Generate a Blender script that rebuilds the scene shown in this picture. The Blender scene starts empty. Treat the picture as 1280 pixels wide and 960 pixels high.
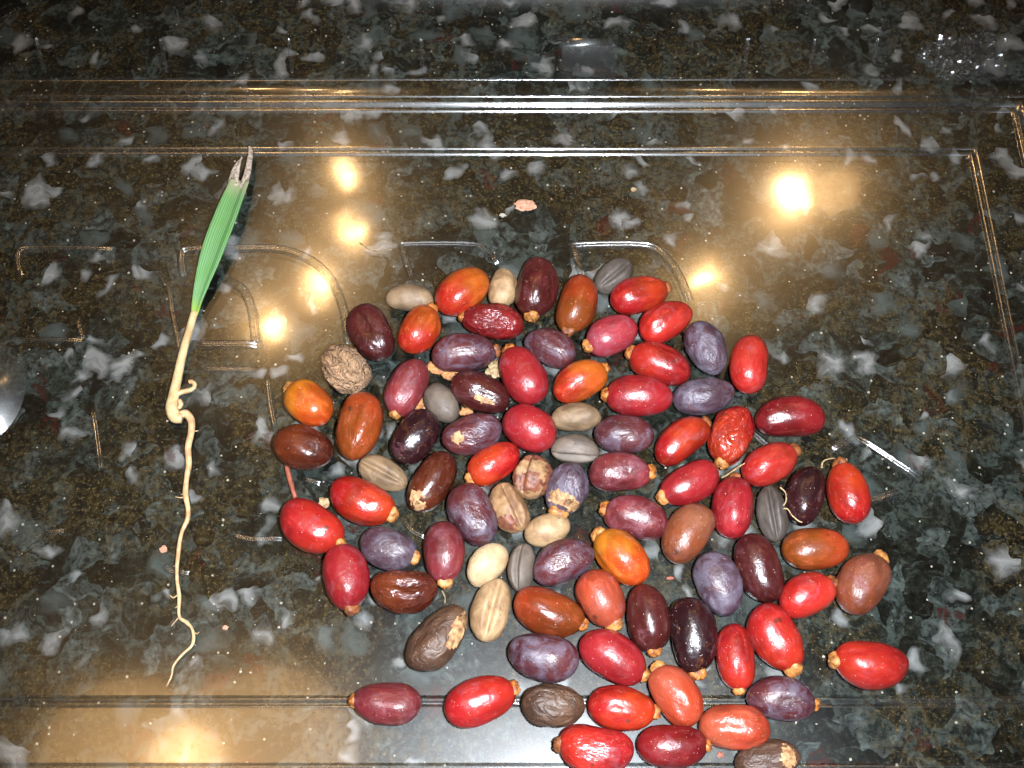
import bpy, bmesh, math, random
from mathutils import Vector, Matrix, noise
R = math.radians
random.seed(7)
S = bpy.context.scene
C = S.collection

# ------------------------------------------------------------------ camera
PITCH = R(66); DIST = 0.40; FPX = 1372.0          # 1280 x 960 photograph
CAM = Vector((0, -DIST*math.cos(PITCH), DIST*math.sin(PITCH)))
cam = bpy.data.cameras.new('camera'); camo = bpy.data.objects.new('camera', cam); C.objects.link(camo)
cam.sensor_width = 36; cam.lens = 36*FPX/1280; cam.clip_start = .01; cam.clip_end = 20
camo.location = CAM; camo.rotation_euler = (math.pi/2-PITCH, 0, 0)
S.camera = camo
S.render.resolution_x = 1024; S.render.resolution_y = 768

FWD = Vector((0, math.cos(PITCH), -math.sin(PITCH))); UP = Vector((0, math.sin(PITCH), math.cos(PITCH)))
def ray(x, y):
    return (FWD + Vector((1, 0, 0))*((x-640)/FPX) + UP*((480-y)/FPX)).normalized()
def at(x, y, z=0.0):
    """point of the table plane at height z that the photograph shows at pixel x, y"""
    d = ray(x, y); return CAM + d*((z-CAM.z)/d.z)
def mpp(x, y, z=0.0):
    """metres per pixel there"""
    return (at(x, y, z)-CAM).dot(FWD)/FPX

# ------------------------------------------------------------------ world and lamps
W = bpy.data.worlds.new('World'); S.world = W; W.use_nodes = True
bg = W.node_tree.nodes['Background']; bg.inputs[0].default_value = (.9, .72, .52, 1); bg.inputs[1].default_value = .02

def lamp(name, kind, loc, target, energy, col, **kw):
    l = bpy.data.lights.new(name, kind); l.energy = energy; l.color = col
    for k, v in kw.items(): setattr(l, k, v)
    o = bpy.data.objects.new(name, l); C.objects.link(o); o.location = loc
    o.rotation_euler = (Vector(target)-Vector(loc)).to_track_quat('-Z', 'Y').to_euler()
    return o
# flash of the compact camera, a few centimetres beside the lens
lamp('camera_flash', 'SPOT', CAM+Vector((.030, 0, 0))+UP*.006, at(690, 600), 24, (.86, .92, 1.0),
     shadow_soft_size=.009, spot_size=R(84), spot_blend=.9)
# warm mirrored ceiling lamps; extra discs added for repeat images and lower-left glow
def ceiling(px, py, dist, size, energy, col=(1, .58, .24), **kw):
    d = ray(px, py); p = at(px, py); m = Vector((d.x, d.y, -d.z)); loc = p + m*dist
    return lamp('ceiling_or_glow_lamp', 'AREA', loc, p, energy, col, shape='DISK', size=size, **kw)
LAMPS = [(988, 244, 1.75, .060, 1.4), (882, 352, 1.7, .040, .85), (335, 402, 1.7, .040, .80), (398, 352, 1.7, .036, .65),
         (437, 292, 1.75, .030, .48), (430, 216, 1.8, .032, .48), (232, 955, 1.6, .12, .6), (330, 945, 1.6, .30, 1.1), (150, 955, 1.6, .26, .8), (1050, 242, 1.75, .08, .20)]
for a in LAMPS: ceiling(*a)

S.view_settings.view_transform = 'Standard'; S.view_settings.look = 'None'
S.view_settings.exposure = .18; S.view_settings.gamma = 1
S.render.engine = 'CYCLES'
S.cycles.max_bounces = 5; S.cycles.diffuse_bounces = 2; S.cycles.transparent_max_bounces = 16; S.cycles.glossy_bounces = 3
S.cycles.use_light_tree = False; S.cycles.caustics_reflective = False; S.cycles.caustics_refractive = False
S.cycles.sample_clamp_indirect = 4

# ------------------------------------------------------------------ helpers
def lin(h):
    h = h.lstrip('#'); o = []
    for i in (0, 2, 4):
        c = int(h[i:i+2], 16)/255
        o.append(c/12.92 if c <= .04045 else ((c+.055)/1.055)**2.4)
    return (*[q*.66 for q in o], 1)
class NT:
    def __init__(s, name):
        s.m = bpy.data.materials.new(name); s.m.use_nodes = True
        s.t = s.m.node_tree; s.t.nodes.clear(); s.dim = '3D'
        s.out = s.n('ShaderNodeOutputMaterial')
    def n(s, typ, ins=None, **kw):
        nd = s.t.nodes.new(typ)
        for k, v in kw.items(): setattr(nd, k, v)
        for k, v in (ins or {}).items(): s.set(nd.inputs[k], v)
        return nd
    def set(s, sock, v):
        if isinstance(v, bpy.types.NodeSocket): s.t.links.new(v, sock)
        elif isinstance(v, bpy.types.Node): s.t.links.new(v.outputs[0], sock)
        else: sock.default_value = v
    def math(s, op, a, b=0.0, clamp=False):
        nd = s.n('ShaderNodeMath', operation=op, use_clamp=clamp); s.set(nd.inputs[0], a); s.set(nd.inputs[1], b); return nd.outputs[0]
    def mix(s, f, a, b, mode='MIX'):
        nd = s.n('ShaderNodeMix', data_type='RGBA', blend_type=mode)
        s.set(nd.inputs[0], f); s.set(nd.inputs[6], a); s.set(nd.inputs[7], b); return nd.outputs[2]
    def step(s, v, a, b):
        nd = s.n('ShaderNodeMapRange', interpolation_type='SMOOTHSTEP')
        s.set(nd.inputs[0], v); nd.inputs[1].default_value = a; nd.inputs[2].default_value = b; return nd.outputs[0]
    def noise(s, co, scale, detail=3, rough=.55, dist=0.0):
        return s.n('ShaderNodeTexNoise', {'Vector': co, 'Scale': scale, 'Detail': detail, 'Roughness': rough, 'Distortion': dist}, noise_dimensions=s.dim)
    def vor(s, co, scale, feature='F1', rnd=1.0):
        return s.n('ShaderNodeTexVoronoi', {'Vector': co, 'Scale': scale, 'Randomness': rnd}, feature=feature, voronoi_dimensions=s.dim)
    def ramp(s, f, stops, interp='LINEAR'):
        nd = s.n('ShaderNodeValToRGB'); cr = nd.color_ramp; cr.interpolation = interp
        while len(cr.elements) < len(stops): cr.elements.new(.5)
        for e, (p, c) in zip(cr.elements, stops): e.position = p; e.color = c
        s.set(nd.inputs[0], f); return nd.outputs[0]
    def coords(s, offset=(0, 0, 0)):
        tc = s.n('ShaderNodeTexCoord'); mp = s.n('ShaderNodeMapping', {'Vector': tc.outputs['Object'], 'Location': offset}); return mp.outputs[0]

def mesh_obj(name, verts, faces, mat, parent=None, smooth=True):
    me = bpy.data.meshes.new(name); me.from_pydata([tuple(v) for v in verts], [], faces)
    if smooth: me.polygons.foreach_set('use_smooth', [True]*len(me.polygons))
    me.materials.append(mat); me.update()
    o = bpy.data.objects.new(name, me); C.objects.link(o)
    if parent: o.parent = parent
    return o
def empty(name, loc=(0, 0, 0)):
    o = bpy.data.objects.new(name, None); o.empty_display_size = .01; C.objects.link(o); o.location = loc; return o
def tag(o, label, cat, group=None):
    o['label'] = label; o['category'] = cat
    if group: o['group'] = group
    return o
def spline(pts, n=6):
    """Catmull-Rom through Vectors"""
    P = [2*pts[0]-pts[1]] + list(pts) + [2*pts[-1]-pts[-2]]; out = []
    for i in range(1, len(P)-2):
        a, b, c, d = P[i-1:i+3]
        for k in range(n):
            t = k/n
            out.append(.5*((2*b) + (c-a)*t + (2*a-5*b+4*c-d)*t*t + (3*b-a-3*c+d)*t**3))
    out.append(P[-2].copy()); return out
def tube(pts, radii, seg=8, flat=1.0, v0=0):
    """tapered round tube along pts -> verts, faces"""
    V, F = [], []
    n = len(pts)
    for i, p in enumerate(pts):
        t = (pts[min(i+1, n-1)]-pts[max(i-1, 0)]).normalized()
        s = t.cross(Vector((0, 0, 1)))
        s = s.normalized() if s.length > 1e-6 else Vector((1, 0, 0))
        u = s.cross(t)
        for k in range(seg):
            a = 2*math.pi*k/seg
            V.append(p + s*(math.cos(a)*radii[i]) + u*(math.sin(a)*radii[i]*flat))
    for i in range(n-1):
        for k in range(seg):
            k2 = (k+1) % seg
            F.append((v0+i*seg+k, v0+i*seg+k2, v0+(i+1)*seg+k2, v0+(i+1)*seg+k))
    F.append(tuple(v0+k for k in reversed(range(seg)))); F.append(tuple(v0+(n-1)*seg+k for k in range(seg)))
    return V, F

# ------------------------------------------------------------------ materials
def granite():
    m = NT('granite'); m.dim = '2D'; co = m.coords((.31, .12, 0))
    w = m.noise(co, 75, 2, .55)
    off = m.n('ShaderNodeVectorMath', {0: w.outputs['Color'], 1: (.5, .5, .5)}, operation='SUBTRACT')
    sc = m.n('ShaderNodeVectorMath', {0: off.outputs[0], 'Scale': .013}, operation='SCALE')
    dc = m.n('ShaderNodeVectorMath', {0: co, 1: sc.outputs[0]}, operation='ADD').outputs[0]
    stm = m.n('ShaderNodeMapping', {'Vector': dc, 'Rotation': (0, 0, .8), 'Scale': (1, 4, 1)}).outputs[0]
    na = m.noise(dc, 52, 4, .66, .15); nb = m.noise(dc, 190, 3, .7, .1); nc = m.noise(stm, 120, 3, .65)
    # soft mosaic of dark green, grey-blue and brown crystals
    v1 = m.vor(dc, 135)
    r1 = m.n('ShaderNodeSeparateColor', {0: v1.outputs['Color']})
    f1 = m.math('ADD', m.math('MULTIPLY', r1.outputs[0], .55), m.math('MULTIPLY', na.outputs[0], .62))
    base = m.ramp(f1, [(.30, (.005, .005, .004, 1)), (.46, (.012, .013, .010, 1)), (.56, (.022, .025, .019, 1)), (.66, (.034, .043, .037, 1)),
                       (.76, (.046, .056, .049, 1)), (.90, (.078, .092, .084, 1))])
    base = m.mix(m.step(nb.outputs[0], .42, .60), base, m.mix(.70, base, (.006, .007, .006, 1)))
    base = m.mix(m.math('MULTIPLY', m.step(nc.outputs[0], .56, .74), .26), base, (.105, .125, .115, 1))
    # brown and gold flecks in patches
    pa = m.noise(co, 21, 3, .6); fl = m.noise(co, 900, 4, .8)
    pm = m.step(pa.outputs[0], .40, .56)
    brown = m.math('MULTIPLY', pm, m.step(m.noise(dc, 260, 3, .65).outputs[0], .40, .60))
    base = m.mix(m.math('MULTIPLY', brown, .58), base, (.052, .036, .014, 1))
    gold = m.math('MULTIPLY', m.math('ADD', m.math('MULTIPLY', pm, .8), .15), m.step(fl.outputs[0], .575, .68))
    base = m.mix(gold, base, (.155, .108, .043, 1))
    gr = m.noise(co, 430, 3, .7)
    base = m.mix(1.0, base, m.ramp(gr.outputs[0], [(.30, (.35, .35, .35, 1)), (.70, (1.5, 1.5, 1.5, 1))]), 'MULTIPLY')
    # thin dark veins here and there
    ve = m.vor(dc, 40, 'DISTANCE_TO_EDGE')
    vein = m.math('MULTIPLY', m.math('SUBTRACT', 1.0, m.step(ve.outputs[0], .0, .035)), m.step(na.outputs[0], .46, .62))
    base = m.mix(m.math('MULTIPLY', vein, .6), base, (.006, .007, .006, 1))
    # pale feldspar blobs
    for scale, thr, seed, e0, e1, col in ((80, .905, 3.1, .0, .52, (.29, .285, .27, 1)), (135, .915, 9.7, .0, .52, (.26, .26, .25, 1)), (78, .88, 5.3, .0, .55, (.070, .084, .077, 1))):
        sh = m.n('ShaderNodeVectorMath', {0: co, 1: (seed, seed*1.7, 0)}, operation='ADD').outputs[0]
        sh = m.n('ShaderNodeVectorMath', {0: sh, 1: sc.outputs[0]}, operation='ADD').outputs[0]
        vb = m.vor(sh, scale); rb = m.n('ShaderNodeSeparateColor', {0: vb.outputs['Color']})
        edge = m.math('ADD', vb.outputs['Distance'], m.math('MULTIPLY', m.math('ADD', m.math('MULTIPLY', m.math('SUBTRACT', nb.outputs[0], .5), .8), m.math('SUBTRACT', na.outputs[0], .5)), .45))
        blob = m.math('MULTIPLY', m.math('GREATER_THAN', rb.outputs[1], thr), m.math('SUBTRACT', 1.0, m.step(edge, e0, e1)))
        blob = m.math('MULTIPLY', blob, m.math('ADD', .30, m.math('MULTIPLY', nc.outputs[0], 1.1)), True)
        base = m.mix(blob, base, col)
    # garnet spots
    gar = m.math('MULTIPLY', m.math('GREATER_THAN', r1.outputs[2], .965), m.step(nb.outputs[0], .45, .6))
    base = m.mix(m.math('MULTIPLY', gar, .40), base, (.075, .012, .010, 1))
    # tiny mica glints, painted as pale specks in the base colour
    vs = m.vor(co, 620); rs = m.n('ShaderNodeSeparateColor', {0: vs.outputs['Color']})
    gl = m.math('MULTIPLY', m.math('GREATER_THAN', rs.outputs[0], .972), m.math('LESS_THAN', vs.outputs['Distance'], m.math('MULTIPLY', rs.outputs[1], .30)))
    base = m.mix(gl, base, (.42, .38, .30, 1))
    base = m.mix(1.0, base, (.66, .66, .66, 1), 'MULTIPLY')
    p = m.n('ShaderNodeBsdfPrincipled', {'Base Color': base, 'Roughness': .14, 'IOR': 1.5})
    m.set(m.out.inputs[0], p); return m.m

def plastic(name='clear_plastic', haze=.24, gain=1.9, sharp=.07, broad=.37, dist='BECKMANN', mid=.42):
    """thin clear sheet: mirror glints by Fresnel's law (Schlick), the rest passes straight through"""
    m = NT(name); g = m.n('ShaderNodeNewGeometry')
    c = m.math('ABSOLUTE', m.n('ShaderNodeVectorMath', {0: g.outputs['Incoming'], 1: g.outputs['Normal']}, operation='DOT_PRODUCT').outputs['Value'])
    f = m.math('ADD', m.math('MULTIPLY', m.math('POWER', m.math('SUBTRACT', 1.0, c, True), 5.0), .9), .043)
    f = m.math('MULTIPLY', f, gain, True)
    g1 = m.n('ShaderNodeBsdfGlossy', {'Roughness': sharp}); g2 = m.n('ShaderNodeBsdfGlossy', {'Roughness': broad}, distribution=dist)
    gm = m.n('ShaderNodeBsdfGlossy', {'Roughness': .21}, distribution='BECKMANN')
    g1 = m.n('ShaderNodeMixShader', {0: mid, 1: g1.outputs[0], 2: gm.outputs[0]})
    gg = m.n('ShaderNodeMixShader', {0: haze, 1: g1.outputs[0], 2: g2.outputs[0]})
    tr = m.n('ShaderNodeBsdfTransparent', {0: (.95, .965, .97, 1)})
    sh = m.n('ShaderNodeMixShader', {0: f, 1: tr.outputs[0], 2: gg.outputs[0]})
    m.set(m.out.inputs[0], sh); return m.m

def simple(name, a, b, rough=.6, scale=300, bump=.3, sss=0.0):
    m = NT(name); co = m.coords(); n = m.noise(co, scale, 4, .6)
    col = m.mix(m.step(n.outputs[0], .35, .68), a, b)
    bp = m.n('ShaderNodeBump', {'Height': n.outputs[0], 'Strength': bump, 'Distance': .0006})
    p = m.n('ShaderNodeBsdfPrincipled', {'Base Color': col, 'Roughness': rough, 'Normal': bp.outputs[0], 'Subsurface Weight': sss})
    p.inputs['Subsurface Radius'].default_value = (.002, .001, .0005)
    m.set(m.out.inputs[0], p); return m.m

M_GRAN = granite(); M_PLA = plastic()
M_RIDGE = plastic('clear_plastic_ridge', .20, 4.6, .11, .40, 'GGX')
M_CAP = [simple('dry_calyx', lin('#c47a30'), lin('#7a3c18'), .55, 700, .9), simple('pale_calyx', lin('#c08444'), lin('#864c1c'), .55, 500, .8),
         simple('brown_calyx', lin('#8f5226'), lin('#5a2b14'), .55, 500, .8)]
M_DUST = simple('dust', (.34, .31, .26, 1), (.22, .19, .14, 1), .8)
M_HUSK = simple('dry_husk', lin('#c98f55'), lin('#8b4f2a'), .7, 400, .6)
M_FIB = simple('dry_fibre', lin('#b8a078'), lin('#86683f'), .7, 400)

def fruit_mat(i, half, A, B, bloom, rough, spots, seed, wrk):
    """skin of one fruit: A at the stem end, B at the tip, bloom = waxy grey-violet film, spots = blemishes"""
    m = NT('fruit_skin'); rnd = random.Random(seed*17+3)
    tc = m.n('ShaderNodeTexCoord'); loc = (rnd.uniform(-9, 9), rnd.uniform(-9, 9), rnd.uniform(-9, 9))
    co = m.n('ShaderNodeMapping', {'Vector': tc.outputs['Object'], 'Location': loc}).outputs[0]
    sx = m.n('ShaderNodeSeparateXYZ', {0: tc.outputs['Object']})
    n1 = m.noise(co, 95, 3, .55); n2 = m.noise(co, 330, 4, .6); n3 = m.noise(co, 60, 3, .6, .5)
    g = m.math('ADD', m.math('MULTIPLY', m.math('DIVIDE', sx.outputs[0], half), .5), m.math('MULTIPLY', n1.outputs[0], 1.6))
    col = m.mix(m.step(g, .42, 1.18), B, A)
    dk = tuple(c*.42 for c in col0(A, B))+(1,)
    col = m.mix(m.math('MULTIPLY', m.step(n3.outputs[0], .46, .68), .62), col, dk)
    # streaky mottling along the fruit
    stv = m.n('ShaderNodeMapping', {'Vector': co, 'Scale': (.35, 1, 1)}); n4 = m.noise(stv.outputs[0], 420, 4, .7)
    lt = tuple(min(1, c*1.5+.012) for c in col0(A, B))+(1,)
    col = m.mix(m.math('MULTIPLY', m.step(n4.outputs[0], .48, .70), .50), col, lt)
    rus = m.noise(co, 210, 4, .7, .6)
    col = m.mix(m.math('MULTIPLY', m.step(rus.outputs[0], .58, .70), .16+.30*spots), col, m.mix(.5, col, lin('#a8622e')))
    bm = m.math('MULTIPLY', m.step(m.noise(co, 150, 5, .68, .8).outputs[0], .56-.26*bloom, .76-.22*bloom), min(.8, .25+.55*bloom))
    if bloom > 0: col = m.mix(bm, col, lin('#716a7a') if bloom > .35 else lin('#94606c'))
    # blemishes and dust
    vo = m.vor(co, 170); rs = m.n('ShaderNodeSeparateColor', {0: vo.outputs['Color']})
    bl = m.math('MULTIPLY', m.math('GREATER_THAN', rs.outputs[0], 1-.20*spots), m.math('SUBTRACT', 1.0, m.step(vo.outputs['Distance'], .10, .22)))
    col = m.mix(m.math('MULTIPLY', bl, .75), col, (.035, .014, .008, 1))
    vd = m.vor(co, 1500); rd = m.n('ShaderNodeSeparateColor', {0: vd.outputs['Color']})
    ds = m.math('MULTIPLY', m.math('GREATER_THAN', rd.outputs[1], .91), m.math('SUBTRACT', 1.0, m.step(vd.outputs['Distance'], .12, .30)))
    col = m.mix(m.math('MULTIPLY', ds, .55), col, (.50, .40, .34, 1))
    h = m.math('ADD', m.math('MULTIPLY', n2.outputs[0], .7), m.math('ADD', m.math('MULTIPLY', n1.outputs[0], 1.2), m.math('MULTIPLY', ds, .4)))
    bp = m.n('ShaderNodeBump', {'Height': h, 'Strength': .42, 'Distance': .0008})
    n5 = m.noise(m.n('ShaderNodeMapping', {'Vector': co, 'Scale': (.6, 1, 1)}).outputs[0], 190 if wrk < 1.2 else 260, 3, .55, 1.4)
    cre = m.math('POWER', m.math('ABSOLUTE', m.math('SUBTRACT', m.math('MULTIPLY', n5.outputs[0], 2.0), 1.0)), .6)
    bp = m.n('ShaderNodeBump', {'Height': cre, 'Strength': (min(.5, .03+wrk*.4) if wrk < 1.2 else 1.0), 'Distance': .0011+.0008*wrk, 'Normal': bp.outputs[0]})
    ro = m.math('ADD', rough-.03, m.math('ADD', m.math('MULTIPLY', n2.outputs[0], .14), m.math('MULTIPLY', bm, .16) if bloom > 0 else 0.0))
    p = m.n('ShaderNodeBsdfPrincipled', {'Base Color': col, 'Roughness': ro, 'IOR': 1.45, 'Normal': bp.outputs[0], 'Specular IOR Level': .6})
    m.set(m.out.inputs[0], p); return m.m
def col0(A, B): return tuple((a+b)/2 for a, b in zip(A[:3], B[:3]))

def seed_mat(A, B, seed):
    m = NT('seed_coat'); rnd = random.Random(seed)
    tc = m.n('ShaderNodeTexCoord')
    co = m.n('ShaderNodeMapping', {'Vector': tc.outputs['Object'], 'Location': (rnd.uniform(-9, 9), rnd.uniform(-9, 9), 0)}).outputs[0]
    stv = m.n('ShaderNodeMapping', {'Vector': co, 'Scale': (.5, 1, 1)}).outputs[0]
    n1 = m.noise(co, 130, 4, .6, .6); n2 = m.noise(stv, 520, 5, .75, 1.2)
    col = m.mix(m.step(n1.outputs[0], .38, .66), A, B)
    col = m.mix(m.math('MULTIPLY', m.step(n2.outputs[0], .50, .72), .5), col, tuple(c*.5 for c in B[:3])+(1,))
    vo = m.vor(co, 420); rs = m.n('ShaderNodeSeparateColor', {0: vo.outputs['Color']})
    sp = m.math('MULTIPLY', m.math('GREATER_THAN', rs.outputs[0], .90), m.math('SUBTRACT', 1.0, m.step(vo.outputs['Distance'], .1, .28)))
    col = m.mix(m.math('MULTIPLY', sp, .7), col, (.03, .022, .015, 1))
    bp = m.n('ShaderNodeBump', {'Height': n2.outputs[0], 'Strength': .5, 'Distance': .0005})
    p = m.n('ShaderNodeBsdfPrincipled', {'Base Color': col, 'Roughness': .58, 'Normal': bp.outputs[0]})
    m.set(m.out.inputs[0], p); return m.m

# ------------------------------------------------------------------ setting: granite counter
GZ = -.0022
def box(name, x0, x1, y0, y1, z0, z1, mat, parent=None):
    v = [(x, y, z) for z in (z0, z1) for y in (y0, y1) for x in (x0, x1)]
    f = [(0, 2, 3, 1), (4, 5, 7, 6), (0, 1, 5, 4), (2, 6, 7, 3), (0, 4, 6, 2), (1, 3, 7, 5)]
    return mesh_obj(name, v, f, mat, parent, False)
o = box('countertop', -.75, .75, -.45, .75, GZ-.03, GZ, M_GRAN); o['kind'] = 'structure'

# ------------------------------------------------------------------ clear tray
tray = empty('plastic_tray', (0, 0, 0))
tag(tray, 'large clear plastic tray with embossed floor lying on the dark granite', 'tray')
XR = at(1236, 330).x; YF = at(640, 196).y; YN = at(640, 868).y; XL = -.30
# profile outwards from the floor edge: (distance, height)
def bead(d, w, h, base, n=10):
    b = [(d+w*k/n, base+h*(1-abs(2*k/n-1)**2.2)) for k in range(n+1)]
    return [(d-.00015, base)]+b+[(d+w+.00015, base)]
def rise(d, w, z0, z1, n=12):
    return [(d-.00015, z0)]+[(d+w*k/n, z0+(z1-z0)*(3*(k/n)**2-2*(k/n)**3)) for k in range(n+1)]+[(d+w+.00015, z1)]
def slope(d, w, z0, a0, a1, n=8):
    """shoulder whose slope runs from a0 to a1 degrees"""
    out = [(d-.00015, z0), (d, z0)]; z = z0
    for k in range(n):
        z += w/n*math.tan(R(a0+(a1-a0)*(k+.5)/n)); out.append((d+w*(k+1)/n, z))
    return out+[(d+w+.0002, z+.00004), (d+w+.0005, z+.00005), (d+w+.0007, z+.00005)]
dY = at(640, 135).y-YF
def last(): return prof[-1]
prof = [(0, 0)] + slope(.0004, .0009, 0, 44, 27)
prof += [(last()[0]+.0006, last()[1]-.0005), (last()[0]+.0008, last()[1]-.00055)]
prof += slope(last()[0]+.0004, .0006, last()[1], 46, 26)
ZL = last()[1]
prof += [(dY*.5, ZL)] + slope(dY-.0030, .0008, ZL, 48, 30)
prof += [(last()[0]+.0006, last()[1]-.0006), (last()[0]+.0008, last()[1]-.00065)]
prof += slope(last()[0]+.0004, .0018, last()[1], 46, 30)
prof += slope(last()[0]+.0014, .0005, last()[1], 48, 28)
ZW = last()[1]; DW = dY+.0124
prof += [(DW-.0006, ZW), (DW-.0002, ZW+.0003), (DW, ZW+.0008)]; ZW += .0008
WALL0 = len(prof)-1
prof += [(DW+.020*t, ZW+.034*t) for t in (.02, .33, .66, 1)]
prof += [(DW+.0221, ZW+.0352), (DW+.0276, ZW+.0347), (DW+.0286, ZW+.0337)]
def loop(d, z): return [Vector((XL-d, YN-d, z)), Vector((XR+d, YN-d, z)), Vector((XR+d, YF+d, z)), Vector((XL-d, YF+d, z))]
V, F = [], []
NSEG = 40
for d, z in prof:
    c = loop(d, z)
    for k in range(4):
        for q in range(NSEG):
            V.append(c[k].lerp(c[(k+1) % 4], q/NSEG))
n = 4*NSEG
for i in range(len(prof)-1):
    for k in range(n):
        F.append((i*n+k, i*n+(k+1) % n, (i+1)*n+(k+1) % n, (i+1)*n+k))
o = mesh_obj('rim', V, F, M_RIDGE, tray); o.data.materials.append(M_PLA)
for i in range(len(prof)-1):
    flat = abs(prof[i+1][1]-prof[i][1]) < 1e-6 or i >= WALL0
    if flat:
        for k in range(n): o.data.polygons[i*n+k].material_index = 1
V, F = [], []; NX, NY = 110, 64                     # thermoformed floor, never quite flat
for jy in range(NY+1):
    for ix in range(NX+1):
        fx, fy = ix/NX, jy/NY; x, y = XL+(XR-XL)*fx, YN+(YF-YN)*fy
        ed = min(1, 12*min(fx, 1-fx, fy, 1-fy))
        h = .00010*noise.noise(Vector((x*32, y*32, 1)))+.00005*noise.noise(Vector((x*85, y*85, 4)))
        V.append((x, y, h*ed))
for jy in range(NY):
    for ix in range(NX):
        k = jy*(NX+1)+ix; F.append((k, k+1, k+NX+2, k+NX+1))
mesh_obj('floor', V, F, M_PLA, tray)

def ridge(name, pts, wid=.0026, hei=.0009, z=.0, parent=tray, n=5, up=None):
    """half-round raised bead along pts (Vectors)"""
    P = spline(pts, n) if len(pts) > 2 else [pts[0].lerp(pts[1], k/6) for k in range(7)]
    V, F = [], []; K = 15
    for i, p in enumerate(P):
        t = (P[min(i+1, len(P)-1)]-P[max(i-1, 0)]).normalized()
        u = up or Vector((0, 0, 1)); s = t.cross(u).normalized()
        e = min(1, min(i, len(P)-1-i)/1.0+.15)
        for k in range(K):
            a = k/(K-1)*2-1
            h = hei*(1-abs(a)**2.2)*e*(1-.45*math.exp(-(a/.25)**2))
            V.append(p + s*(a*wid/2) + u*(z+.00004+h))
    for i in range(len(P)-1):
        for k in range(K-1):
            F.append((i*K+k, i*K+k+1, (i+1)*K+k+1, (i+1)*K+k))
    return V, F
def emboss(name, strokes, wid=.0026, hei=.0012):
    V, F = [], []
    for st in strokes:
        v, f = ridge(name, [at(*p) for p in st], wid, hei)
        F += [tuple(i+len(V) for i in q) for q in f]; V += v
    return mesh_obj(name, V, F, M_RIDGE, tray)
emboss('embossed_letter', [[(2, 425), (55, 425), (103, 425)], [(25, 345), (23, 318), (34, 310), (90, 310), (140, 311)], [(97, 396), (100, 410), (104, 424)],
                           [(172, 320), (196, 340), (211, 362), (216, 390), (221, 415), (226, 440)]], .0024, .0006)
emboss('embossed_letter', [[(230, 345), (228, 322), (236, 312), (290, 311), (345, 311), (382, 322), (408, 342), (424, 370), (432, 400), (436, 430)],
                           [(282, 349), (303, 362), (314, 384), (319, 420), (321, 429)], [(321, 431), (280, 431), (240, 431)]], .0036, .0014)
emboss('embossed_letter', [[(514, 345), (504, 312), (510, 306), (585, 306), (606, 312), (622, 330)]], .0030, .0014)
emboss('embossed_letter', [[(730, 348), (718, 314), (722, 307), (800, 306), (824, 314), (846, 340), (862, 376)]], .0036, .0014)
emboss('embossed_letter', [[(1040, 562), (1070, 548)], [(1072, 547), (1110, 572), (1151, 599)], [(1068, 632), (1095, 624), (1125, 614)], [(938, 540), (952, 552), (968, 566)]], .0032, .0014)
for st in ([(286, 667), (315, 674), (352, 673)], [(205, 706), (215, 714), (236, 716)], [(52, 666), (80, 663)], [(116, 512), (121, 545), (126, 584)],
           [(334, 470), (338, 505), (346, 545)], [(378, 598), (400, 604)], [(505, 650), (516, 664), (532, 672)], [(250, 461), (322, 462)]):
    emboss('embossed_stroke', [st], .0024, .0006)
# shallow round dimple at the far left
V, F = [], []
c0 = at(-22, 492); NR, NS = 10, 40
for i in range(NR+1):
    t = i/NR
    for k in range(NS):
        a = 2*math.pi*k/NS
        V.append(c0+Vector((math.cos(a)*.0155*(1-t), math.sin(a)*.021*(1-t), .00005+.0065*(1-(1-t)**2.2))))
for i in range(NR):
    for k in range(NS): F.append((i*NS+k, i*NS+(k+1) % NS, (i+1)*NS+(k+1) % NS, (i+1)*NS+k))
mesh_obj('dimple', V, F, plastic('clear_plastic_dimple', .6, 2.6, .15, .45, 'GGX'), tray)
# ribs on the far wall
wn = Vector((0, -.034, .020)).normalized()
def on_wall(x, t, off=0): return Vector((x, YF+DW+.020*t, ZW+.034*t))+wn*off
xs = [at(px, 90).x for px in (65, 215, 370, 530, 925, 1006, 1082, 1158, 1236)]
for x in xs:
    v, f = ridge('wall_rib', [on_wall(x, .06, .0002), on_wall(x, .22, .0002), on_wall(x, .42, .0002)], .0016, .0008, up=wn)
    mesh_obj('wall_rib', v, f, M_RIDGE, tray)
# small moulded tab on the far wall
xa, xb = at(696, 80).x, at(768, 80).x
def tabring(t0, t1, ins, off): return [on_wall(xa+ins, t0, off), on_wall(xb-ins, t0, off), on_wall(xb-ins, t1, off), on_wall(xa+ins, t1, off)]
V = tabring(.02, .42, 0, .0002)+tabring(.05, .38, .0012, .0022)+tabring(.08, .35, .0022, .0025)
F = [(4*i+k, 4*i+(k+1) % 4, 4*i+4+(k+1) % 4, 4*i+4+k) for i in range(2) for k in range(4)]+[(8, 9, 10, 11)]
mesh_obj('moulded_tab', V, F, M_RIDGE, tray)

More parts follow.
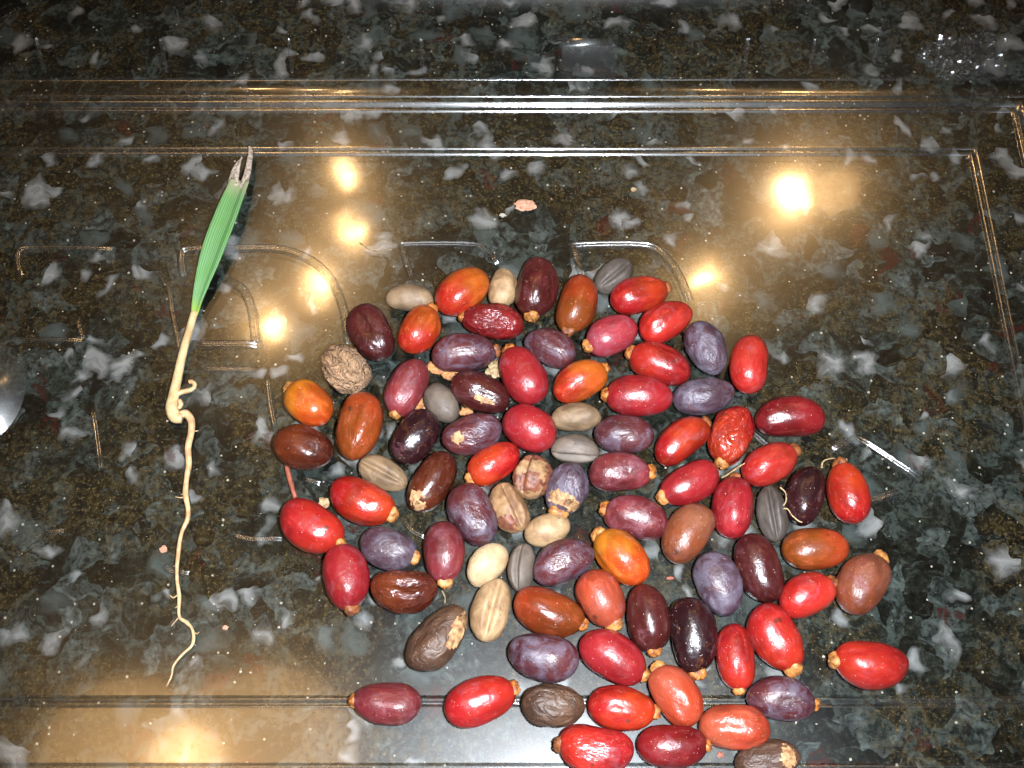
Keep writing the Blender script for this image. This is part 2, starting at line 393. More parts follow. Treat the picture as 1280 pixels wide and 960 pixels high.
# scuffed, crinkled place in the far wall
V, F = [], []; NXs, NYs = 46, 34; x0, x1 = at(1128, 90).x, at(1250, 90).x; vid = {}
def scuff(i, jn):
    if (i, jn) not in vid:
        vid[(i, jn)] = len(V)
        V.append(on_wall(x0+(x1-x0)*i/NXs, -.02+.62*jn/NYs, .0008+.0013*noise.noise(Vector((i*.45, jn*.45, 2)))+.0008*noise.noise(Vector((i*1.1, jn*1.1, 7)))))
    return vid[(i, jn)]
for i in range(NXs):
    for jn in range(NYs):
        if ((i/NXs-.5)/.5)**2+((jn/NYs-.42)/.5)**2 < .62+.75*noise.noise(Vector((i*.13, jn*.13, 3))):
            F.append((scuff(i, jn), scuff(i+1, jn), scuff(i+1, jn+1), scuff(i, jn+1)))
o = mesh_obj('scuffed_patch', V, F, M_RIDGE, tray); o['label'] = 'bluish crinkled scuff in the far wall at upper right'

# ------------------------------------------------------------------ fruit and seeds
PAL = {  # stem end, tip end, bloom, roughness, spots
 'red':     ('#ba2c1e', '#a81e20', .13, .27, .5), 'bright':  ('#c63e1c', '#b01a1c', .09, .25, .6),
 'scarlet': ('#c4382a', '#bd2620', .12, .27, .3), 'crimson': ('#9c1f24', '#a8242a', .12, .30, .4),
 'darkred': ('#7a161a', '#8c1c1e', .1, .28, .4), 'orange':  ('#d8801f', '#cc4a1c', .0, .26, .4),
 'redor':   ('#cf6a20', '#bf2a1c', .0, .26, .7), 'salmon':  ('#c4583c', '#c9482a', .08, .32, .6),
 'brownor': ('#8a4418', '#a8401c', .0, .26, .5), 'brown':   ('#6e3018', '#542014', .0, .24, .6),
 'maroon':  ('#4a1a18', '#58201e', .08, .26, .5), 'black':   ('#2a1416', '#341618', .06, .22, .5),
 'purple':  ('#50242c', '#642a2c', .52, .34, .5), 'plum':    ('#8a3034', '#742a2c', .30, .34, .5),
 'violet':  ('#54404c', '#4e3038', .62, .40, .4), 'pink':    ('#a03a48', '#b02c34', .30, .34, .3),
 'tanbrown':('#8c5238', '#8e4628', .22, .34, .5), 'drybrown':('#6a4a32', '#4c3020', .0, .50, .8),
 's_tan':   ('#94795a', '#6c553e'), 's_cream': ('#b89870', '#8c6a48'), 's_white': ('#d2b890', '#b4926a'),
 's_grey':  ('#75675a', '#5a4e44'), 's_dark':  ('#5e544c', '#443a34'), 's_husk':  ('#a8825a', '#7a5638'),
}
def body(L, Wd, seed, wrk, dent, kind, Z=1.0):
    """barrel-shaped date or furrowed seed, axis along x (stem end at +x)"""
    rnd = random.Random(seed); NU, NV = 40, 48
    so = Vector((rnd.uniform(-50, 50), rnd.uniform(-50, 50), rnd.uniform(-50, 50)))
    a, b = L/2, Wd/2; p = rnd.uniform(2.15, 2.6) if kind == 'f' else rnd.uniform(2.0, 2.3)
    tap = rnd.uniform(-.07, .11); bend = rnd.uniform(-.06, .06)*L
    if kind == 'f': dent = list(dent)+[(rnd.uniform(-.7, .7), rnd.uniform(0, math.pi), rnd.uniform(.12, .35), rnd.uniform(.02, .055)) for _ in range(rnd.choice((1, 2, 3)))]
    V, F = [], []
    for i in range(NU+1):
        th = math.pi*i/NU; u = -math.cos(th)
        r = max(0, 1-abs(u)**p)**.5*(1-tap*u)
        for k in range(NV):
            ph = 2*math.pi*k/NV; cy, cz = math.cos(ph), math.sin(ph)
            q = Vector((u*1.4, r*cy, r*cz))
            d = .045*noise.noise(q*1.0+so)
            rr = r
            if kind == 'f':
                wk = .26+wrk
                d += wk*(.085*noise.noise(Vector((u*1.1, r*cy*2.3, r*cz*2.3))+so)+.085*(abs(noise.noise(Vector((u*2.1, cy*3.4, cz*3.4))+so*1.3))-.25))
                if wrk > .35: d += .045*wrk*noise.noise(Vector((u*3.2, cy*6.5, cz*6.5))+so)
                for (du, dp, dr, dd) in dent:
                    w = ((u-du)/dr/1.5)**2 + (((ph-dp+math.pi) % (2*math.pi)-math.pi)/dr)**2
                    d -= 1.35*dd*math.exp(-w)*(1 if r > .3 else r/.3)
            else:
                d += .030*wrk*noise.noise(q*4+so)+.05*noise.noise(q*1.7+so)
                for (du, dp, dr, dd) in dent:                   # furrow along the seed
                    w = (((ph-dp+math.pi) % (2*math.pi)-math.pi)/dr)
                    d -= dd*math.exp(-w*w)*min(1, (1-abs(u))*4)
                    d += dd*.16*math.exp(-((abs(w)-1.9)/.8)**2)*min(1, (1-abs(u))*4)
            rr = r*(1+d)
            V.append(Vector((a*u*(1+d*.15), b*rr*cy+bend*(u*u-.4), b*rr*cz*Z)))
    for i in range(NU):
        for k in range(NV):
            F.append((i*NV+k, (i+1)*NV+k, (i+1)*NV+(k+1) % NV, i*NV+(k+1) % NV))
    zmin = min(v.z for v in V)
    return V, F, zmin
def capmesh(L, Wd, seed, size=1.0):
    """dry calyx: crinkled collar with three short lobes and a hollow stem scar"""
    rnd = random.Random(seed+900); so = Vector((rnd.uniform(-9, 9), rnd.uniform(-9, 9), 1))
    V, F = [], []; NV = 24
    rows = [(-.10, .27), (-.02, .30), (.03, .29), (.065, .235), (.085, .20), (.10, .17), (.095, .11), (.075, .05)]
    for x, r in rows:
        for k in range(NV):
            ph = 2*math.pi*k/NV; lob = 1+.14*math.cos(3*ph+so.x)+.20*noise.noise(Vector((math.cos(ph)*1.8, math.sin(ph)*1.8, x*14))+so)
            xo = x*Wd*1.25*size + Wd*.035*noise.noise(Vector((math.cos(ph)*2.5, math.sin(ph)*2.5, x*20))+so)
            V.append(Vector((L/2-.01*L+xo, r*Wd*.60*size*lob*math.cos(ph), r*Wd*.60*size*lob*math.sin(ph))))
    for i in range(len(rows)-1):
        for k in range(NV): F.append((i*NV+k, (i+1)*NV+k, (i+1)*NV+(k+1) % NV, i*NV+(k+1) % NV))
    F.append(tuple((len(rows)-1)*NV+k for k in range(NV)))
    return V, F

U = math.pi/2
# x, y, length, width, direction of the stem end, palette, cap (0 none), wrinkle, dents, label
FR = [
 (578,364,73,53,37,'redor',0,.25,[(.3,U,.4,.05)],'orange brown date at the top of the pile beside the speckled cream seed'),
 (671,359,75,53,-100,'maroon',2,.3,[(.0,U-.9,.5,.14)],'large maroon date with dented side at the upper middle of the pile'),
 (721,380,74,50,-107,'brownor',3,.15,[],'glossy orange brown date with brown stem cap pointing down, upper middle'),
 (799,369,72,47,15,'bright',3,.2,[(.4,U-.3,.15,.10)],'red orange date with small pit, topmost on the right of the pile'),
 (832,402,70,48,30,'scarlet',0,.2,[(.8,U,.4,.06)],'bright red date with pinkish end beside the pitted top right date'),
 (765,419,66,48,205,'pink',2,.2,[],'dusty pink date with large round yellow cap facing lower left'),
 (616,402,76,45,172,'darkred',1,1.0,[(-.3,U-.3,.3,.10)],'wrinkled dark red date lying level under the top orange date'),
 (524,412,64,49,60,'redor',1,.1,[],'red and yellow date with cap touching the grey seed at upper left'),
 (464,416,73,53,-62,'maroon',0,.4,[(.0,U+.1,.42,.16)],'dark purple brown date with long dent, outermost at upper left'),
 (580,441,80,49,5,'purple',3,.4,[(.1,U-.2,.3,.05)],'dull purple red date lying level below the wrinkled dark red one'),
 (688,435,66,46,155,'purple',0,.5,[(.2,U,.3,.07)],'small dark purple date between pink capped date and red dates'),
 (654,469,76,55,118,'crimson',1,.1,[],'plump smooth pinkish red date leaning left in the upper middle'),
 (725,477,71,49,28,'redor',1,.15,[(-.3,U,.2,.03)],'orange red date with crumpled cap left of the large crimson date'),
 (825,455,78,50,160,'red',1,.1,[],'smooth red date with cap at its left, below the pinkish ended date'),
 (882,435,70,49,-65,'violet',0,.7,[(.1,U,.3,.06)],'wrinkled grey purple date on the upper right between two red dates'),
 (937,455,72,49,85,'scarlet',0,.05,[],'upright orange red date set apart at the upper right edge'),
 (386,504,64,52,140,'orange',2,.05,[],'bright orange date with yellow cap, outermost at the left'),
 (379,559,74,55,165,'brown',0,.3,[(-.3,U,.3,.08)],'shiny red brown date directly below the bright orange one'),
 (449,533,85,57,-103,'brownor',0,.4,[(.0,U+.2,.35,.12)],'large brown orange date with long central dent on the left'),
 (509,484,74,48,-115,'plum',2,.4,[(.0,U-.2,.3,.08)],'pinkish brown date with pale cap pointing down toward the black date'),
 (600,491,76,48,-22,'maroon',0,.5,[(.3,U+.4,.3,.06)],'dark maroon date with rusty scuffs right of the small grey seed'),
 (519,546,74,52,55,'black',0,.15,[(.1,U-.5,.25,.05)],'very dark glossy purple date left of centre, tilted up right'),
 (590,543,75,50,15,'purple',0,.8,[(-.4,U-.4,.3,.05)],'purple date with rough brown scar, touching the very dark glossy date'),
 (662,535,70,57,150,'crimson',0,.1,[],'plump pinkish red date left of the two stacked tan seeds'),
 (799,495,82,53,178,'crimson',1,.05,[],'large smooth crimson date lying level at the upper right middle'),
 (880,495,76,46,188,'violet',0,.5,[(.0,U,.2,.05)],'blue grey date with reddish scar lying level on the right'),
 (780,543,73,49,178,'purple',0,.35,[],'purple red date lying level right of the two tan seeds'),
 (852,551,76,47,38,'bright',3,.1,[],'bright red date tilted up right in the right middle'),
 (914,544,76,52,-110,'bright',2,1.0,[(-.2,U+.2,.25,.08),(.3,U-.1,.25,.08)],'puckered bright red date with pale cap pointing down'),
 (987,522,84,52,183,'darkred',0,.1,[(.55,U-.4,.12,.09)],'large dark red date with a round painted ring highlight at right'),
 (962,580,72,49,28,'scarlet',3,.2,[(.6,U,.3,.07)],'red date with greyish pink capped end below the date with the ring highlight'),
 (540,602,82,50,238,'brown',0,.25,[],'glossy chestnut date with peeling tan patch at its lower end'),
 (617,579,70,46,212,'bright',2,.1,[],'slim bright red date with cap at lower left, centre of pile'),
 (708,611,66,53,250,'violet',2,.9,[(.5,U,.5,.10)],'torn grey violet date with ragged tan end in the centre'),
 (775,591,76,51,0,'plum',1,.3,[(-.1,U-.2,.35,.04)],'dusty plum date lying level with orange cap at its right'),
 (862,604,78,50,207,'crimson',2,.15,[],'crimson brown date tilted up right with pale cap at lower left'),
 (916,634,76,52,85,'crimson',3,.15,[],'dark crimson date upright left of the dark furrowed seed'),
 (1007,619,74,48,75,'black',0,.15,[],'almost black date upright beside the red orange date at right'),
 (1060,616,76,52,105,'bright',3,.05,[],'red orange date upright, outermost at the right middle'),
 (591,643,80,56,-65,'purple',0,.5,[(.0,U-.2,.3,.05)],'large dull purple date left of the broken brown seed'),
 (452,626,84,55,-24,'bright',2,.15,[(.3,U-.2,.15,.05)],'bright red date with yellow streak and cap at lower right, left side'),
 (389,657,84,61,-33,'red',2,.05,[],'big smooth red date, outermost at the lower left of the pile'),
 (432,721,82,58,-80,'crimson',3,.1,[],'smooth pinkish red date pointing down at the lower left'),
 (485,685,71,52,-20,'violet',2,.4,[(-.2,U,.4,.04)],'dusty violet date with tan cap between two red dates at left'),
 (555,690,76,52,-88,'plum',2,.25,[],'purple brown date pointing straight down with orange cap, lower left middle'),
 (505,738,82,54,175,'brown',0,.8,[(-.2,U,.3,.08),(.3,U+.3,.3,.06)],'lumpy glossy brown date lying level at lower left'),
 (704,703,80,52,25,'purple',0,.5,[(-.3,U+.3,.4,.04)],'wrinkled purple date beneath the small cream seed in the centre'),
 (777,696,80,57,135,'orange',2,.05,[(-.6,U-.2,.15,.05)],'shiny orange red date with yellow cap at upper left, centre right'),
 (795,647,80,54,165,'plum',1,.15,[],'reddish plum date with orange cap at its left above shiny orange date'),
 (860,667,80,56,55,'tanbrown',0,.15,[],'dull tan brown date tilted up right in the right middle'),
 (949,710,86,57,-70,'maroon',0,.15,[],'long dark maroon date right of the grey violet date'),
 (1019,686,80,53,183,'brownor',0,.05,[],'smooth orange brown date lying level at right'),
 (898,729,80,57,-70,'violet',0,.35,[(-.2,U,.4,.04)],'smooth grey violet date upright left of the long maroon date'),
 (1009,744,71,52,25,'scarlet',3,.05,[],'bright orange red date below the level orange brown date'),
 (1079,729,80,59,57,'tanbrown',2,.25,[(.45,U+.4,.14,.10)],'tan brown date with orange cap and dark pit, outermost right'),
 (547,797,94,56,50,'drybrown',0,.8,[(.0,U-.6,.5,.08)],'crusty blackish brown date at the lower left of the pile'),
 (686,765,90,57,-20,'brownor',1,.15,[],'long red brown date with orange patch at lower centre'),
 (751,748,73,58,-62,'salmon',2,.05,[],'salmon orange date with cap pointing down right, lower centre'),
 (810,772,82,56,-80,'maroon',1,.08,[],'glossy dark maroon date pointing down left of the black date'),
 (866,794,92,60,-82,'black',1,.05,[],'black glossy date with white specks, pointing down'),
 (920,821,80,49,-84,'red',2,.05,[],'slim red date pointing down between black date and plump red date'),
 (970,797,86,61,-60,'red',2,.05,[],'plump smooth red date with cap at its lower right end'),
 (1089,830,88,60,175,'red',2,.1,[(.6,U+.4,.18,.08)],'lone red date with small dent at far lower right'),
 (679,821,88,60,168,'purple',0,.15,[(.3,U+.3,.2,.04)],'dull purple date lying level below the long red brown one'),
 (766,821,88,59,-30,'crimson',2,.1,[(.7,U,.3,.04)],'shiny crimson red date sloping down right at lower centre'),
 (845,869,80,57,125,'salmon',2,.25,[],'mottled salmon date leaning left between two level red dates'),
 (976,874,83,54,-8,'purple',1,.2,[],'plum grey date with dark orange cap at right, near bottom right'),
 (777,885,84,56,-8,'bright',1,.12,[(-.1,U,.25,.05)],'vivid red date lying level just above the two bottom red dates'),
 (691,882,78,54,-5,'drybrown',0,.9,[(-.1,U,.25,.12)],'dry dull brown wrinkled date at the bottom beside a red date'),
 (600,876,90,58,20,'red',1,.05,[],'smooth red date with orange cap on the front groove'),
 (484,879,84,52,176,'plum',1,.15,[],'pinkish red date with cap at left, lowest at left'),
 (918,909,86,56,175,'salmon',0,.4,[(.1,U,.25,.09)],'mottled pink orange date dented on top near the bottom'),
 (840,932,86,54,0,'darkred',1,.05,[],'dark crimson date with orange cap at right, bottom edge'),
 (745,936,92,60,172,'red',3,.6,[(.1,U-.2,.3,.06)],'wrinkled red date with brown cap at left, bottom edge'),
 (959,949,80,46,8,'drybrown',0,.7,[],'withered olive brown date cut by the bottom edge'),
 (432,461,66,54,-45,'s_tanfruit',0,1.3,[(.2,U,.5,.08)],'shrivelled tan brown date, outermost left above the orange one'),
]
PAL['s_tanfruit'] = ('#c4a078', '#a88058', .0, .66, .5)
SD = [ # x, y, length, width, direction, palette, furrow angle or None, label
 (512,373,60,34,-4,'s_tan',None,'smooth grey tan seed at the upper left rim of the pile'),
 (628,360,51,36,80,'s_cream',None,'speckled cream seed standing upright between two top dates'),
 (767,345,54,37,40,'s_dark',U+.3,'dark grey furrowed seed lying behind the top red date'),
 (552,504,54,38,-55,'s_grey',None,'small dark grey seed in a gap at left of centre'),
 (720,522,63,36,2,'s_tan',U-1.25,'tan furrowed seed lying level, upper of two in the centre'),
 (719,562,61,37,-5,'s_grey',U+1.0,'grey brown seed lying level, lower of two in the centre'),
 (479,592,66,39,-28,'s_tan',U+.15,'tan seed with deep furrow on the left among red and brown dates'),
 (665,597,56,47,75,'s_husk',U-.5,'tan seed still wrapped in torn brown husk, centre of pile'),
 (965,642,70,38,-80,'s_dark',U+.1,'dark grey seed with long furrow upright on the right'),
 (636,635,66,44,-65,'s_husk',U-.3,'broken brown grey seed with notched lower end near the centre'),
 (609,706,62,42,50,'s_white',None,'smooth whitish cream seed, palest of all, lower left of centre'),
 (684,662,60,40,20,'s_cream',None,'smooth cream seed lying level above the wrinkled purple date'),
 (652,710,60,34,84,'s_grey',U-.4,'narrow grey furrowed seed upright right of the whitish seed'),
 (614,762,80,49,75,'s_cream',U+.1,'large cream brown furrowed seed, lowest of the seeds'),
]
def place(x, y, Lp, Wp, ang):
    """pixel outline -> centre on the tray, heading, real length and width"""
    r = Wp*mpp(x, y)/2
    for _ in range(3): r = Wp*mpp(x, y, r)/2
    a = R(ang); dx, dy = math.cos(a)*Lp/2, -math.sin(a)*Lp/2
    p1, p2, c = at(x+dx, y+dy, r), at(x-dx, y-dy, r), at(x, y, r)
    d = p1-p2; hd = math.atan2(d.y, d.x)
    v = (c-CAM).normalized(); dn = d.normalized(); k = dn.dot(v)**2
    app = Lp*mpp(x, y, r)/2
    half = math.sqrt(max(app*app - r*r*k, r*r)/max(.2, 1-k))
    return c, hd, 2*half, 2*r
M_HUSKP = simple('torn_dry_skin', lin('#c9a070'), lin('#8a5c38'), .7, 600, .8)
M_HUSKD = simple('brown_torn_husk', lin('#8a5238'), lin('#5e3222'), .55, 500, .8)
PATCH = {(665, 597): [(-.5, U-.2, .4, 1.0), (.1, U+1.2, .9, .55), (.75, U-.4, .25, 1.1)], (636, 635): [(.6, U+.6, .35, .6)], (540, 602): [(.72, U+.1, .20, .5), (.86, U-.6, .14, .5)], (547, 797): [(.35, U+.7, .5, .45), (.75, U+.9, .2, .5)],
         (708, 611): [(.55, U, .25, .8), (.62, U-.9, .2, .6)], (590, 543): [(-.55, U+.3, .2, .35)], (959, 949): [(.5, U, .25, .7)], (600, 491): [(.25, U+.6, .35, .16)]}
def patch(V, u0, ph0, su, sp, Wd, seed, NU=40, NV=48):
    '''ragged flake of dried skin lying on a fruit: a lifted copy of part of its surface'''
    out, F, idx = [], [], {}
    i0 = math.acos(-max(-1, min(1, u0)))/math.pi*NU; k0 = ph0/(2*math.pi)*NV
    inside = lambda i, k: ((-math.cos(math.pi*i/NU)-u0)/su)**2+(((k-k0+NV/2) % NV-NV/2)*2*math.pi/NV/sp)**2 < 1+.9*noise.noise(Vector((i*.45, k*.45, seed)))
    def vid(i, k):
        k %= NV
        if (i, k) not in idx:
            idx[(i, k)] = len(out); p = V[i*NV+k]
            out.append(p+Vector((0, p.y, p.z)).normalized()*Wd*(.012+.022*abs(noise.noise(Vector((i*.9, k*.9, seed+5))))))
        return idx[(i, k)]
    for i in range(1, NU-1):
        for k in range(NV):
            if inside(i, k): F.append((vid(i, k), vid(i+1, k), vid(i+1, k+1), vid(i, k+1)))
    return out, F
n_it = 0
placed = []
for it in FR:
    x, y, Lp, Wp, ang, pal, cap, wrk, dent, label = it
    c, hd, L, Wd = place(x, y, Lp, Wp, ang); n_it += 1
    L *= 1.025; Wd *= .985
    placed.append((c.x, c.y, hd, L, Wd))
    V, F, zm = body(L, Wd, n_it*13+5, wrk, dent, 'f')
    A, B, bl, ro, sp = PAL[pal]; rnd = random.Random(n_it)
    jm = rnd.uniform(.64, .84); j = lambda h: tuple(min(1, q*jm*rnd.uniform(.95, 1.05)) for q in lin(h)[:3])+(1,)
    mat = fruit_mat(n_it, L/2, j(A), j(B), bl*rnd.uniform(.8, 1.2), ro, sp, n_it, wrk)
    tilt = rnd.uniform(-.03, .03)
    if cap:
        e = empty('date_fruit', (c.x, c.y, 0)); e.rotation_euler = (0, 0, hd)
        b = mesh_obj('flesh', V, F, mat, e); b.location = (0, 0, -zm-.0001); b.rotation_euler = (0, tilt, 0)
        v, f = capmesh(L, Wd, n_it, 1.25 if (x, y) == (708, 611) else rnd.uniform(.85, 1.1)); k = mesh_obj('stem_cap', v, f, M_CAP[cap-1], e)
        k.location = (0, 0, -zm-.0001); k.rotation_euler = (0, tilt, 0)
    else:
        e = mesh_obj('date_fruit', V, F, mat); e.location = (c.x, c.y, -zm-.0001); e.rotation_euler = (0, 0, hd)
    if (x, y) in PATCH:
        for u0, ph0, sx, sy in PATCH[(x, y)]:
            v, f = patch(V, u0, ph0, sx, sy, Wd, n_it); k = mesh_obj('torn_skin', v, f, M_HUSKP, e)
            if cap: k.location = b.location; k.rotation_euler = b.rotation_euler
    if (x, y) == (987, 522):                        # flash highlight round a pit, modelled as a pale coloured ring
        rv, rf = [], []; i0 = round(math.acos(-.42)/math.pi*40); k0 = round((U-.45)/(2*math.pi)*48)
        p0 = V[i0*48+k0]; nn = Vector((p0.x*.25, p0.y, p0.z)).normalized(); t1 = nn.cross(Vector((0, 1, 0))).normalized(); t2 = nn.cross(t1)
        for ia in range(20):
            a = 2*math.pi*ia/20; rd0 = t1*math.cos(a)+t2*math.sin(a); c1 = p0+nn*.0001+rd0*(.0013+.0002*noise.noise(rd0*2))
            for ib in range(6): q = 2*math.pi*ib/6; rv.append(c1+rd0*(math.cos(q)*.00045)+nn*(math.sin(q)*.00025))
        for ia in range(20):
            for ib in range(6): rf.append((ia*6+ib, ((ia+1) % 20)*6+ib, ((ia+1) % 20)*6+(ib+1) % 6, ia*6+(ib+1) % 6))
        mesh_obj('ring_highlight', rv, rf, simple('painted_highlight', lin('#e6b8b4'), lin('#c98a86'), .4, 600), e)
    tag(e, label, 'date', 'loose dates piled on the tray')
for it in SD:
    x, y, Lp, Wp, ang, pal, fur, label = it
    c, hd, L, Wd = place(x, y, Lp, Wp, ang); n_it += 1
    placed.append((c.x, c.y, hd, L, Wd))
    husk = pal == 's_husk'
    V, F, zm = body(L, Wd, n_it*13+5, 2.6 if husk else .5, [(0, fur, .17, .40)] if fur is not None else [], 's')
    A, B = PAL[pal]
    e = mesh_obj('date_seed', V, F, seed_mat(lin(A), lin(B), n_it)); e.location = (c.x, c.y, -zm-.0001); e.rotation_euler = (0, 0, hd)
    for u0, ph0, sx, sy in PATCH.get((x, y), []):
        v, f = patch(V, u0, ph0, sx, sy, Wd*1.6, n_it); mesh_obj('torn_husk', v, f, M_HUSKD, e)
    tag(e, label, 'seed', 'date seeds among the fruit')

# ------------------------------------------------------------------ seedling
sg = empty('palm_seedling', at(235, 440)); tag(sg, 'green palm seedling with single torn leaf, pale stem and long wavy root', 'seedling')
base = sg.location.copy()
def rel(pts): return [p-base for p in pts]
def leaf_mat():
    m = NT('leaf_green'); tc = m.n('ShaderNodeTexCoord'); uv = m.n('ShaderNodeAttribute', attribute_name='across')
    lon = m.n('ShaderNodeAttribute', attribute_name='along')
    n = m.noise(tc.outputs['Object'], 160, 3, .6)
    w = m.n('ShaderNodeTexWave', {'Vector': m.n('ShaderNodeCombineXYZ', {0: uv.outputs['Fac']}).outputs[0], 'Scale': 1.25, 'Distortion': .5, 'Detail': 2})
    col = m.mix(m.math('MULTIPLY', w.outputs[1], .5), lin('#4c8440'), lin('#a4cc9c'))
    col = m.mix(m.step(n.outputs[0], .45, .7), col, m.mix(.4, col, lin('#57983f')))
    col = m.mix(m.step(lon.outputs['Fac'], .80, 1.0), col, lin('#93b23e'))
    col = m.mix(m.math('SUBTRACT', 1.0, m.step(lon.outputs['Fac'], .01, .16)), col, lin('#9aa07a'))
    bp = m.n('ShaderNodeBump', {'Height': w.outputs[1], 'Strength': .2, 'Distance': .0004})
    p = m.n('ShaderNodeBsdfPrincipled', {'Base Color': col, 'Roughness': .42, 'Normal': bp.outputs[0]})
    m.set(m.out.inputs[0], p); return m.m
M_LEAF = leaf_mat()
cl = [(301, 226), (291, 250), (281, 276), (271, 302), (262, 328), (254, 352), (247, 376), (243, 394)]
wd = [23, 27, 29, 29, 26, 20, 13, 8.5]
zz = [.0040, .0046, .0050, .0050, .0044, .0036, .0026, .0020]
CP = spline([at(*p, z) for p, z in zip(cl, zz)], 8)
WP = [q.x for q in spline([Vector((w*mpp(*p), 0, 0)) for w, p in zip(wd, cl)], 8)]
V, F, AC, AL = [], [], [], []; K = 17
for i, p in enumerate(CP):
    t = (CP[min(i+1, len(CP)-1)]-CP[max(i-1, 0)]).normalized(); s = t.cross(Vector((0, 0, 1))).normalized()*-1
    for k in range(K):
        a = k/(K-1)*2-1
        fold = .34*abs(a)+.05*math.cos(a*9)
        V.append(p+s*(a*WP[i]/2)+Vector((0, 0, WP[i]/2*fold-.0004))); AC.append((a+1)/2*3); AL.append(i/(len(CP)-1))
for i in range(len(CP)-1):
    for k in range(K-1): F.append((i*K+k, i*K+k+1, (i+1)*K+k+1, (i+1)*K+k))
lf = mesh_obj('leaf', rel(V), F, M_LEAF, sg)
for nm, arr in (('across', AC), ('along', AL)):
    at_ = lf.data.attributes.new(nm, 'FLOAT', 'POINT'); at_.data.foreach_set('value', arr)
md = lf.modifiers.new('thickness', 'SOLIDIFY'); md.thickness = .0004; md.offset = -1
M_TORN = simple('withered_leaf_tip', lin('#cdbfae'), lin('#7d6a58'), .6, 900, .4)
def strip_part(name, px, radii, mat, parent, z=.004, flat=.5, seg=8, z1=None):
    k = len(px)
    P = spline([at(x, y, z+((z1-z)*i/(k-1) if z1 is not None else 0)) for i, (x, y) in enumerate(px)], 6)
    RR = [q.x for q in spline([Vector((r*mpp(*px[i]), 0, 0)) for i, r in enumerate(radii)], 6)]
    v, f = tube(P, [max(r, .00008) for r in RR], seg, flat)
    if parent is sg or (parent and parent.parent is sg): v = rel(v)
    return mesh_obj(name, v, f, mat, parent)
strip_part('torn_tip', [(303, 236), (309, 216), (312, 200), (313, 188), (311, 183)], [5, 4.5, 3.6, 2.6, 1.2], M_TORN, sg, .0042, .35)
strip_part('torn_tip', [(294, 232), (296, 216), (299, 204), (302, 196)], [4, 3.2, 2, .8], M_TORN, sg, .0044, .35)
strip_part('torn_tip', [(287, 233), (290, 218), (295, 206), (303, 197)], [3.4, 2.4, 1.8, .8], M_TORN, sg, .0042, .35)
strip_part('torn_tip', [(286, 238), (285, 233), (283, 230)], [1.8, 1.2, .6], M_TORN, sg, .0042, .4)
M_STEM = simple('pale_stem', lin('#dcc694'), lin('#c4a070'), .42, 220, .25, .15)
M_ROOT = simple('wavy_root', lin('#dcb98a'), lin('#b98d60'), .5, 330, .4, .1)
st = strip_part('stem', [(243, 390), (238, 408), (232, 428), (226, 452), (221, 476), (217, 495), (215, 510), (219, 521), (228, 523)],
                [4.6, 4.6, 5.0, 5.4, 6.0, 6.8, 8.0, 7.8, 6.0], M_STEM, sg, .0021, .9, 14)
strip_part('curled_shoot', [(219, 494), (227, 490), (236, 488), (242, 485), (243, 480), (239, 477), (236, 478)], [4, 3.2, 3, 2.9, 2.9, 2.7, 2.4], M_STEM, sg, .0022, 1, 10)
strip_part('sheath_scar', [(224, 500), (226, 506), (223, 511)], [3, 3.2, 2], M_ROOT, sg, .0030, 1, 8)
rt = strip_part('root', [(222, 521), (232, 517), (239, 526), (239, 540), (235, 560), (236, 580), (233, 600), (232, 618), (235, 636), (234, 650), (227, 666), (223, 690), (221, 720),
                         (224, 745), (224, 770), (233, 778), (240, 786), (242, 798), (239, 808), (228, 818), (217, 832), (214, 846), (208, 858)],
                [5.2, 5.2, 4.6, 4.2, 4.0, 3.8, 3.2, 3.6, 2.9, 3.1, 2.4, 2.7, 2.1, 2.5, 1.9, 2.4, 1.9, 2.3, 1.9, 1.6, 1.5, 1.0, .5], M_ROOT, sg, .0016, .95, 12)
for px in ([(233, 621), (226, 622), (219, 621)], [(239, 541), (244, 539), (248, 538)], [(232, 617), (226, 618)], [(224, 742), (217, 747), (212, 744)], [(223, 757), (219, 760)],
           [(224, 771), (218, 778), (214, 783)], [(241, 790), (246, 792), (249, 790)], [(240, 803), (245, 807)], [(222, 706), (217, 708)], [(230, 660), (236, 652)]):
    strip_part('rootlet', px, [1.1]+[.8]*(len(px)-2)+[.4], M_ROOT, rt, .0014, 1, 6)

# ------------------------------------------------------------------ scraps on the tray
def scrap(name, px, radii, mat, label, cat, z=.0006, flat=.8, seg=8, z1=None):
    o = strip_part(name, px, radii, mat, None, z, flat, seg, z1); tag(o, label, cat); return o
M_TWIG = simple('red_twig', lin('#a8583e'), lin('#7a3c2a'), .6, 400)
scrap('dry_twig', [(357, 576), (362, 598), (369, 622)], [3.0, 3.4, 2.6], M_TWIG, 'short reddish brown twig between the left red and brown dates', 'twig', .0008)
scrap('plant_fibre', [(449, 303), (462, 311), (476, 314), (490, 312)], [.7, .7, .7, .6], M_FIB, 'thin pale hair left of the first embossed bar at top', 'fibre', .0003)
scrap('plant_fibre', [(975, 609), (982, 616), (982, 628), (975, 636), (984, 636), (990, 644), (998, 651), (1003, 653)], [1.0]*8, M_FIB, 'curled tan fibre draped over the almost black date', 'fibre', .008, 1, 6, .010)
scrap('plant_fibre', [(1027, 585), (1029, 577), (1040, 573), (1056, 576)], [1.6, 1, .8, .7], M_FIB, 'thin arched fibre beside the cap of the outermost right date', 'fibre', .0008)
scrap('plant_fibre', [(902, 597), (908, 594), (914, 590), (924, 583), (931, 579)], [1.6, 1.4, 1.4, 1.2, .6], M_FIB, 'frayed white fibre between the puckered date and its lower neighbour', 'fibre', .004, 1, 6, .011)
scrap('plant_fibre', [(552, 738), (556, 746), (556, 754)], [.8, .8, .6], M_FIB, 'short white hair under the straight down purple date', 'fibre', .0004)
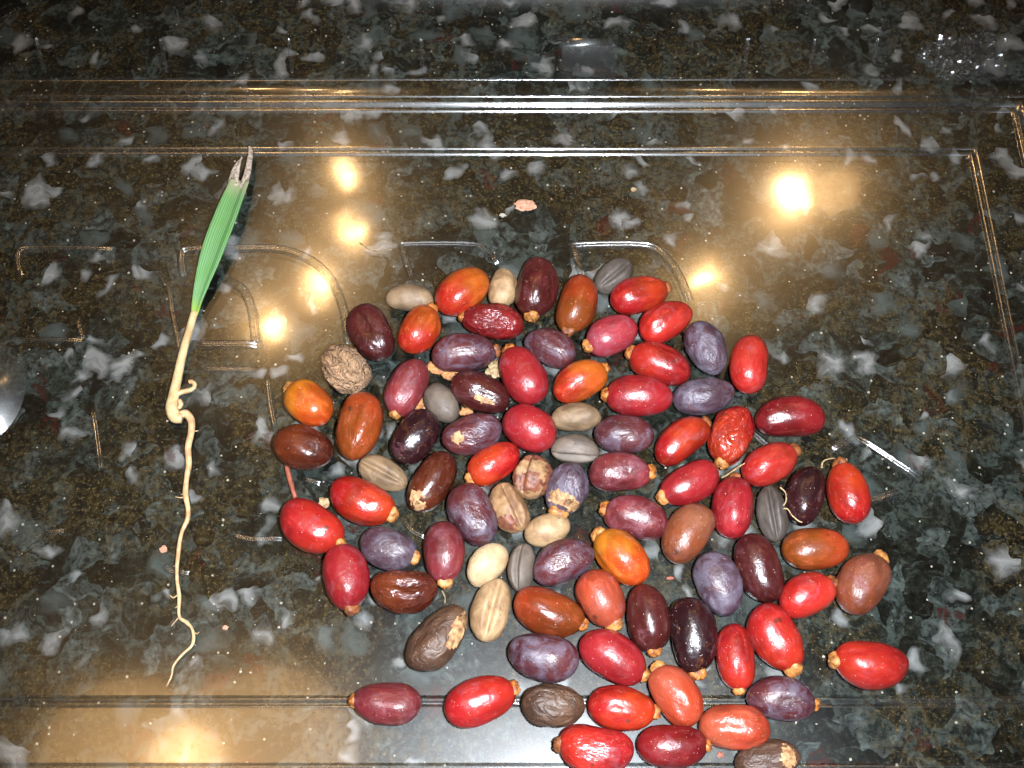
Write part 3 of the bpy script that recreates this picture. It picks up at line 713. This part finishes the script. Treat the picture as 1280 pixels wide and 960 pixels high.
def crumb(x, y, w, h, mat, label, cat='crumb', seed=0, hz=.5):
    bm = bmesh.new(); bmesh.ops.create_icosphere(bm, subdivisions=3, radius=1); s = mpp(x, y); so = Vector((seed*3.1, seed, 0))
    me = bpy.data.meshes.new('crumb')
    for v in bm.verts:
        v.co *= 1+.45*noise.noise(v.co*1.6+so)+.2*noise.noise(v.co*4+so)
        v.co = Vector((v.co.x*w*s/2, v.co.y*h*s/2, v.co.z*hz*h*s/2))
    bm.to_mesh(me); bm.free(); me.materials.append(mat)
    o = bpy.data.objects.new('crumb', me); C.objects.link(o); p = at(x, y); o.location = (p.x, p.y, -min(v.co.z for v in me.vertices)+.00003)
    tag(o, label, cat); return o
M_CR = simple('pink_tan_crumb', lin('#d8a285'), lin('#b87f60'), .8, 900, .7)
crumb(656, 259, 26, 17, M_CR, 'pinkish tan crumb alone on the tray above the pile', seed=3)
crumb(792, 238, 7, 6, M_FIB, 'small pale yellow crumb right of the pinkish crumb', seed=5)
crumb(628, 270, 8, 5, M_DUST, 'tiny white crumb left of the pinkish crumb', seed=6)
crumb(548, 462, 26, 18, M_HUSK, 'torn reddish husk scrap under the dull purple red date at upper left', seed=8)
crumb(562, 470, 22, 14, M_HUSK, 'torn tan husk scrap beside the dark maroon scuffed date', seed=9)
crumb(526, 506, 16, 18, M_HUSK, 'reddish husk scrap wedged left of the small dark grey seed', seed=10)
crumb(582, 516, 16, 12, M_HUSK, 'reddish husk scrap wedged right of the small dark grey seed', seed=11)
crumb(405, 630, 14, 14, M_FIB, 'pale tan flake left of the yellow streaked red date', seed=12)
crumb(619, 464, 20, 22, M_FIB, 'tan husk scrap right of the dull purple red date', seed=14)
crumb(205, 687, 9, 8, M_CR, 'tan flake just left of the root halfway down', seed=15)
crumb(282, 785, 7, 5, M_CR, 'tiny tan flake right of the root near its end', seed=16)
crumb(838, 723, 9, 4, M_TWIG, 'tiny red brown flake between tan brown and black dates', seed=17)
crumb(900, 944, 8, 7, M_TWIG, 'tiny dark red flake near the bottom edge by the dark crimson date', seed=18)
# dust on the plastic: nobody could count it
V, F = [], []; rd = random.Random(4)
for _ in range(520):
    x, y = rd.uniform(-10, 1290), rd.uniform(100, 965); p = at(x, y); s = .00010*rd.uniform(.25, 1)**2*(2.6 if rd.random() < .06 else 1.1)
    if p.y > YF-.001 or p.y < YN+.001 or p.x > XR: continue
    a = rd.uniform(0, 6.28); l = rd.uniform(1, 2.4); b = len(V)
    ex, ey = Vector((math.cos(a), math.sin(a), 0))*s*l, Vector((-math.sin(a), math.cos(a), 0))*s
    p = p+Vector((0, 0, .00006))
    V += [p+ex, p+ey, p-ex, p-ey, p+Vector((0, 0, s*1.2))]
    F += [(b, b+1, b+4), (b+1, b+2, b+4), (b+2, b+3, b+4), (b+3, b, b+4), (b+3, b+2, b+1, b)]
o = mesh_obj('dust', V, F, M_DUST, None, False); o['kind'] = 'stuff'; tag(o, 'fine pale dust specks scattered over the clear tray', 'dust')
